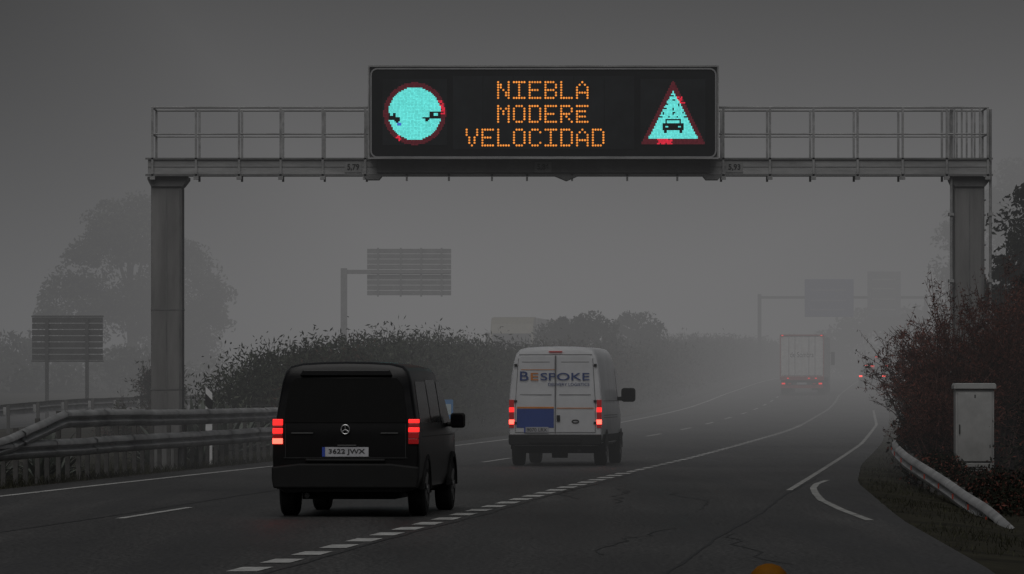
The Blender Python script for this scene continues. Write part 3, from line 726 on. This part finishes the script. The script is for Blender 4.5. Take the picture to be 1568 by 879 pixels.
def clumps(ells,ncl,nleaf,cr,shell=.5,sd=.4):
    out=[];w=np.array([e[6] for e in ells],float); w/=w.sum()
    for i in range(ncl):
        e=ells[rng.choice(len(ells),p=w)]; d=rng.normal(size=3); d/=np.linalg.norm(d); rr=rng.uniform(shell,1.0)**.6
        c=np.array(e[:3])+d*rr*np.array(e[3:6]); r_=cr*rng.uniform(.5,1.4)
        u=rng.normal(size=(nleaf,3)); u/=np.maximum(1,np.linalg.norm(u,axis=1)[:,None]/1.7)
        out.append(c+u*np.array([r_,r_,r_*.75])*sd)
    return np.concatenate(out)
LEAFD=mat('leaf_dark',(.020,.025,.015),.85,var=.5,scale=.8,island=.5,spec=.1)
LEAFM=mat('leaf_mid',(.042,.047,.034),.85,var=.4,scale=.6,island=.5,spec=.15)
LEAFR=mat('leaf_reddish',(.075,.027,.020),.9,var=.5,scale=.7,island=.55,spec=.1)
LEAFH=mat('leaf_brownish',(.038,.024,.018),.9,var=.5,scale=.7,island=.5,spec=.1)
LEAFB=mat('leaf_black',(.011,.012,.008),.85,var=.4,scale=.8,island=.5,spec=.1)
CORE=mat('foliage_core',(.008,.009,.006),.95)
BARK=mat('bark',(.05,.042,.035),.9,var=.3,bump=.4)
def tree(name,loc,h,tr,ells,ncl,nleaf,cr,ls,lm,limbs=9,scale=1):
    T=empty(name,loc); T.scale=(scale,)*3; a=Acc(); top=max(e[2] for e in ells)
    pts=[(0,0,-.3)]; x=y=0
    for i in range(1,7):
        x+=random.uniform(-.15,.15)*tr*3; y+=random.uniform(-.15,.15)*tr*3; pts.append((x,y,top*i/6))
    a.tube(pts,[tr*(1-.13*i) for i in range(7)],10)
    for e in ells:
        for q in range(max(2,limbs//len(ells))):
            z0=random.uniform(.3,.75)*top; base=Vector((pts[3][0],pts[3][1],z0))
            tip=Vector(e[:3])+Vector((random.uniform(-.7,.7)*e[3],random.uniform(-.7,.7)*e[4],random.uniform(-.4,.7)*e[5]))
            mid=(base+tip)/2+Vector((random.uniform(-.3,.3),random.uniform(-.3,.3),random.uniform(-.2,.4)))
            a.tube([base,mid,tip],[tr*.4,tr*.22,tr*.06],6)
    a.obj('trunk_and_limbs',BARK,T,smooth=60)
    foliage('crown',clumps(ells,ncl,nleaf,cr),ls,lm,T); return T
tree('eucalyptus_tree',(-23.9,330,.8),11,.35,[(-.6,0,6.6,2.6,2.4,3.0,3),(-.3,0,8.6,1.7,1.6,1.7,1.5),(2.2,0,5.0,2.4,2.2,3.2,3),(-3.0,.5,4.2,1.6,1.8,2.3,1.6),(3.3,0,3.2,1.3,1.5,2.0,1),(0,0,3.0,3.6,2.4,2.4,1.5)],430,90,.9,.12,LEAFM,14,1.27)
tree('small_tree',(2.9,236,1.0),4,.14,[(-.7,0,2.6,1.1,1.1,1.1,1),(.6,0,2.7,1.3,1.2,1.1,1),(0,0,3.2,.9,.9,.6,.6)],130,100,.5,.09,LEAFD,8)
tree('small_tree',(6.4,272,1.2),4,.12,[(0,0,2.9,1.6,1.2,1.2,1)],80,80,.6,.11,LEAFD,6)
tree('eucalyptus_tree',(29.3,310,.6),12,.3,[(-.8,0,8.2,2.6,2.6,2.6,2),(-1.5,0,5.4,2.0,2.0,2.4,1.5),(1.5,0,9.8,2.5,2.5,2.5,2),(3.5,0,6.5,3.0,2.5,4.0,2)],330,90,.9,.13,LEAFM,12,1.2)
tree('roadside_tree',(13.4,128,-.1),8,.2,[(.3,0,5.2,1.7,1.6,2.0,2),(-.9,0,3.4,1.6,1.5,1.6,1.5),(1.3,0,3.6,1.6,1.5,2.2,1.5)],240,110,.6,.08,LEAFB,10)
tree('roadside_tree',(11.5,104,-.15),6,.18,[(.1,0,4.3,1.15,1.2,1.3,2),(-.25,0,3.3,1.2,1.2,1.2,1.5),(.9,0,5.0,1.0,1.2,1.2,1.5),(.2,0,2.0,1.6,1.4,1.6,1.5)],300,110,.42,.055,LEAFB,10)
C=clumps([(-34,330,2.4,9,5,2.6,2),(-26,300,2.0,7,4,1.8,1.5),(-20,270,1.6,6,3,1.6,1)],240,70,1.3)
foliage('distant_trees',C,.2,LEAFD)
C=clumps([(31,430,4.5,7,6,3.5,2),(42,420,7,8,6,6,2),(26,470,4,8,6,2,1),(12,520,5,10,6,2.2,1)],380,70,1.5)
foliage('distant_trees',C,.25,LEAFD)
Cs=[];Sz=[];Mi=[]
y=127.0; corepts=[]
while y<455:
    h=np.interp(y,[127,134,150,165,200,240,300,380,455],[1.7,2.15,2.55,2.5,2.45,2.35,2.55,2.5,2.2])*random.uniform(.85,1.1)
    A=float(Ax(y)); z0=float(zy(y)+mound(3,y)); step=np.interp(y,[120,200,450],[.75,1.1,2.2])
    nl=int(np.interp(y,[120,200,450],[200,140,80])); ls=float(np.interp(y,[120,200,450],[.075,.095,.15]))
    red=smst((y-165)/50)*(.5+.5*math.sin(y*.09+1.0))
    for kk in (2.3,3.3,4.1):
        for zf in (.28,.58,.84):
            if kk==4.1 and zf<.5: continue
            c=np.array([A-kk+random.uniform(-.25,.25),y+random.uniform(-.4,.4),z0+h*zf+random.uniform(-.12,.12)])
            pts=c+rng.normal(size=(nl,3))*np.array([.38,.5,.30])*(1 if y<200 else 1.2)
            Cs.append(pts); Sz.append(np.full(nl,ls)); 
            pr_=.08+.7*red*(1 if zf<.7 else .4)
            Mi.append(np.full(nl,1 if random.random()<pr_ else (2 if random.random()<.25 else 0)))
    for q_ in range(3):
        c=np.array([A-random.uniform(2.3,4.2),y+random.uniform(-.5,.5),z0+h*random.uniform(.92,1.06)]); pts=c+rng.normal(size=(26,3))*np.array([.12,.12,.18]); Cs.append(pts);Sz.append(np.full(26,ls*.85));Mi.append(np.zeros(26))
    corepts.append((A,y,z0,h)); y+=step
foliage('median_hedge',np.concatenate(Cs),np.concatenate(Sz),[LEAFD,LEAFH,LEAFM],asp=.3,up=.8,matidx=np.concatenate(Mi))
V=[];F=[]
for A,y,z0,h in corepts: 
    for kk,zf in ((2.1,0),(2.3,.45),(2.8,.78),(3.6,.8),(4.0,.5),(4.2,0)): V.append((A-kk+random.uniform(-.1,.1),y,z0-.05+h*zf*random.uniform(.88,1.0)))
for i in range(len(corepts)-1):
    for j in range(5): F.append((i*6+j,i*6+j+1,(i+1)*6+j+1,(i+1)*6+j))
M('hedge_core',V,F,CORE,bpy.data.objects['median_hedge'])  # dark filler added inside so bright fog doesn't leak through the leaves
TWM=mat('twig_red',(.06,.026,.020),.9,var=.3)
def twiggy(name,loc,n,h,spread,ls,lm,per=26,twr=.008,lean=0):
    T=empty(name,loc); a=Acc(); C=[]
    for i in range(n):
        az=random.uniform(0,2*math.pi); rad=random.uniform(.15,1)**.6*spread; hh=h*random.uniform(.5,1.1)*(1-.35*(rad/spread)**2)
        b=Vector((random.uniform(-.4,.4)*spread,random.uniform(-.3,.3)*spread,0)); t=Vector((math.cos(az)*rad+lean,math.sin(az)*rad*.8,hh))
        m=b.lerp(t,.5)+Vector((0,0,.18*h)); pts=[b*(1-q)**2+m*2*q*(1-q)+t*q*q for q in (0,.3,.6,.85,1)]
        a.tube(pts,[twr*2.2,twr*1.7,twr*1.1,twr*.7,twr*.4],4)
        for q in range(7):
            s=random.uniform(.35,1); p0=b*(1-s)**2+m*2*s*(1-s)+t*s*s; d=Vector((random.gauss(0,1),random.gauss(0,1),random.gauss(.6,.7))).normalized()*random.uniform(.15,.5)
            a.tube([p0,p0+d*.6,p0+d+Vector((0,0,.05))],[twr*.7,twr*.45,twr*.2],3)
            for w in range(per//7+1):
                f=random.random(); pp=p0+d*f; C.append([pp.x+random.gauss(0,.04),pp.y+random.gauss(0,.04),pp.z+random.gauss(0,.04)])
    a.obj('twigs',TWM,T)
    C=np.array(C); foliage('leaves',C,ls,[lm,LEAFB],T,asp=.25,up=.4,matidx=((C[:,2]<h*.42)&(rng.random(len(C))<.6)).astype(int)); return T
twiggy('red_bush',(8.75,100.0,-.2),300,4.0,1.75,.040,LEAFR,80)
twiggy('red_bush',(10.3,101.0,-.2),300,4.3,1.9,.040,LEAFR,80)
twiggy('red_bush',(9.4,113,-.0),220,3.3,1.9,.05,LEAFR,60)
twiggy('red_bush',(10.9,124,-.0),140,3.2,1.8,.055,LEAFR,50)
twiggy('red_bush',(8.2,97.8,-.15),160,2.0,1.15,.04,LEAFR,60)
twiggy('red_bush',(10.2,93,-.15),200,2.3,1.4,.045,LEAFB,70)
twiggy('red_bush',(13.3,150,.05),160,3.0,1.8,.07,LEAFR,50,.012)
C=clumps([(9.0,102.6,.7,1.4,.9,.9,2),(10.5,102.8,1.1,1.6,.9,1.3,2),(8.4,99.5,.3,.9,.8,.5,1),(10.4,94.5,.4,1.4,1.4,.7,1.5),(12,112,1.5,2,4,2,2),(11.3,125,1.0,1.6,8,1.5,2)],480,120,.5)
foliage('roadside_undergrowth',C,.05,[LEAFB,LEAFR],matidx=(rng.random(len(C))<.15).astype(int))
C=clumps([(8.2,75,-.12,1.4,9,.14,1),(8.4,88,-.05,1.2,6,.22,1),(9.5,80,.0,1.6,8,.3,1),(7.5,92,.1,.35,3,.35,.5)],700,70,.3)
foliage('leaf_litter',C,.035,[LEAFB,LEAFR],matidx=(rng.random(len(C))<.22).astype(int))
def grass(name,pts,h,w,mt):
    V=[];F=[]
    for (x,y,z) in pts:
        hh=h*random.uniform(.4,1.3); a_=random.uniform(0,math.pi); dx,dy=math.cos(a_)*w,math.sin(a_)*w; lx,ly=random.gauss(0,.45)*hh,random.gauss(0,.45)*hh
        n=len(V); V+=[(x-dx,y-dy,z),(x+dx,y+dy,z),(x+lx*.4+dx*.6,y+ly*.4+dy*.6,z+hh*.6),(x+lx*.4-dx*.6,y+ly*.4-dy*.6,z+hh*.6),(x+lx,y+ly,z+hh)]
        F+=[(n,n+1,n+2,n+3),(n+3,n+2,n+4)]
    return M(name,V,F,mt)
GR=mat('grass_blade',(.026,.026,.016),.9,var=.5,scale=.5,island=.5,spec=.1)
pts=[]
for i in range(24000):
    y=random.uniform(72,165); kk=1.05+abs(random.gauss(0,1.6)); x=float(Ax(y))-kk; pts.append((x,y,gz(x,y)-.03))
grass('verge_grass',pts,.16,.007,GR)
pts=[]
for i in range(14000):
    y=random.uniform(52,150); kk=-.35+abs(random.gauss(0,1.5)); x=float(Rx(y))+kk
    if math.sin(x*3.1+y*.7)+math.sin(y*.37+x)>random.uniform(-1.2,1.5): pts.append((x,y,gz(x,y)-.03))
grass('verge_grass',pts,.07,.006,GR)
AG=mat('agave_leaf',(.05,.06,.047),.6,var=.3,island=.5)
def agave(x,y,s):
    T=empty('agave_plant',(x,y,gz(x,y)-.03)); V=[];F=[]
    for i in range(34):
        az=random.uniform(0,6.28); el=random.uniform(.25,1.45); L_=s*random.uniform(.65,1.1); w=.045*s+.015
        d=Vector((math.cos(az)*math.cos(el),math.sin(az)*math.cos(el),math.sin(el))); sd=Vector((-math.sin(az),math.cos(az),0)); n=len(V)
        for t,ww in ((0,.7),(.35,1.1),(.7,.7)):
            c=d*L_*t+Vector((0,0,-.12*L_*t*t)); V+=[c-sd*w*ww,c+Vector((0,0,-.02)),c+sd*w*ww]
        V.append(d*L_+Vector((0,0,-.14*L_)))
        for j in range(2):
            for q in range(2): F.append((n+3*j+q,n+3*j+q+1,n+3*j+q+4,n+3*j+q+3))
        F+=[(n+6,n+7,n+9),(n+7,n+8,n+9)]
    M('leaves',V,F,AG,T)
for i in range(22):
    y=random.uniform(84,126); agave(float(Ax(y))-random.uniform(1.9,3.6),y,random.uniform(.6,1.0))
for y,kk,s in ((118,2.6,1.4),(120,3.4,1.5),(122,2.9,1.6),(116,3.6,1.3),(124,4.2,1.5),(108,4.6,1.1)): agave(float(Ax(y))-kk,y,s)
twiggy('shrub',(float(Ax(150))-9.5,150,.3),70,2.2,.9,.07,LEAFD,50)
twiggy('shrub',(float(Ax(155))-6.8,155,.4),60,2.2,.9,.07,LEAFD,40)
twiggy('shrub',(float(Ax(130))-6.5,128,.1),60,1.1,1.2,.06,LEAFM,30)

# ---------------------------------------------------------------- world
w=bpy.data.worlds.new('World'); scene.world=w; w.use_nodes=True; nt=w.node_tree; nt.nodes.clear(); N=nt.nodes; L=nt.links
out=N.new('ShaderNodeOutputWorld'); bg=N.new('ShaderNodeBackground'); bg.inputs[1].default_value=.05
sky=N.new('ShaderNodeTexSky'); sky.sky_type='NISHITA'; sky.sun_disc=False; sky.sun_elevation=math.radians(52); sky.sun_rotation=math.radians(190); sky.dust_density=4
hs=N.new('ShaderNodeHueSaturation'); hs.inputs['Saturation'].default_value=.15; L.new(sky.outputs[0],hs.inputs['Color'])
tc=N.new('ShaderNodeTexCoord'); sx=N.new('ShaderNodeSeparateXYZ'); L.new(tc.outputs['Generated'],sx.inputs[0])
cr=N.new('ShaderNodeValToRGB'); e=cr.color_ramp.elements; e[0].position=0; e[0].color=(.07,.07,.07,1); e[1].position=.8; e[1].color=(.72,.72,.72,1)
e2=e.new(.09); e2.color=(.045,.045,.045,1); e3=e.new(.3); e3.color=(.36,.36,.36,1)
L.new(sx.outputs['Z'],cr.inputs[0])
mx=N.new('ShaderNodeMixRGB'); mx.blend_type='MULTIPLY'; mx.inputs[0].default_value=1; L.new(hs.outputs[0],mx.inputs[1]); L.new(cr.outputs[0],mx.inputs[2])
L.new(mx.outputs[0],bg.inputs[0]); L.new(bg.outputs[0],out.inputs[0])
sl=bpy.data.lights.new('sun','SUN'); sl.energy=.75; sl.angle=math.radians(50); sl.color=(1,.99,.975)
so=bpy.data.objects.new('sun',sl); col.objects.link(so); so.rotation_euler=(math.radians(38),0,math.radians(-10))
cd=bpy.data.cameras.new('camera'); cam=bpy.data.objects.new('camera',cd); col.objects.link(cam); cam.location=(0,0,1.67); cam.rotation_euler=(math.radians(90),0,0)
cd.sensor_width=36; cd.lens=183.67; cd.shift_y=.0966; cd.clip_start=.5; cd.clip_end=6000; scene.camera=cam
scene.view_settings.view_transform='Standard'; scene.view_settings.look='None'; scene.view_settings.exposure=0
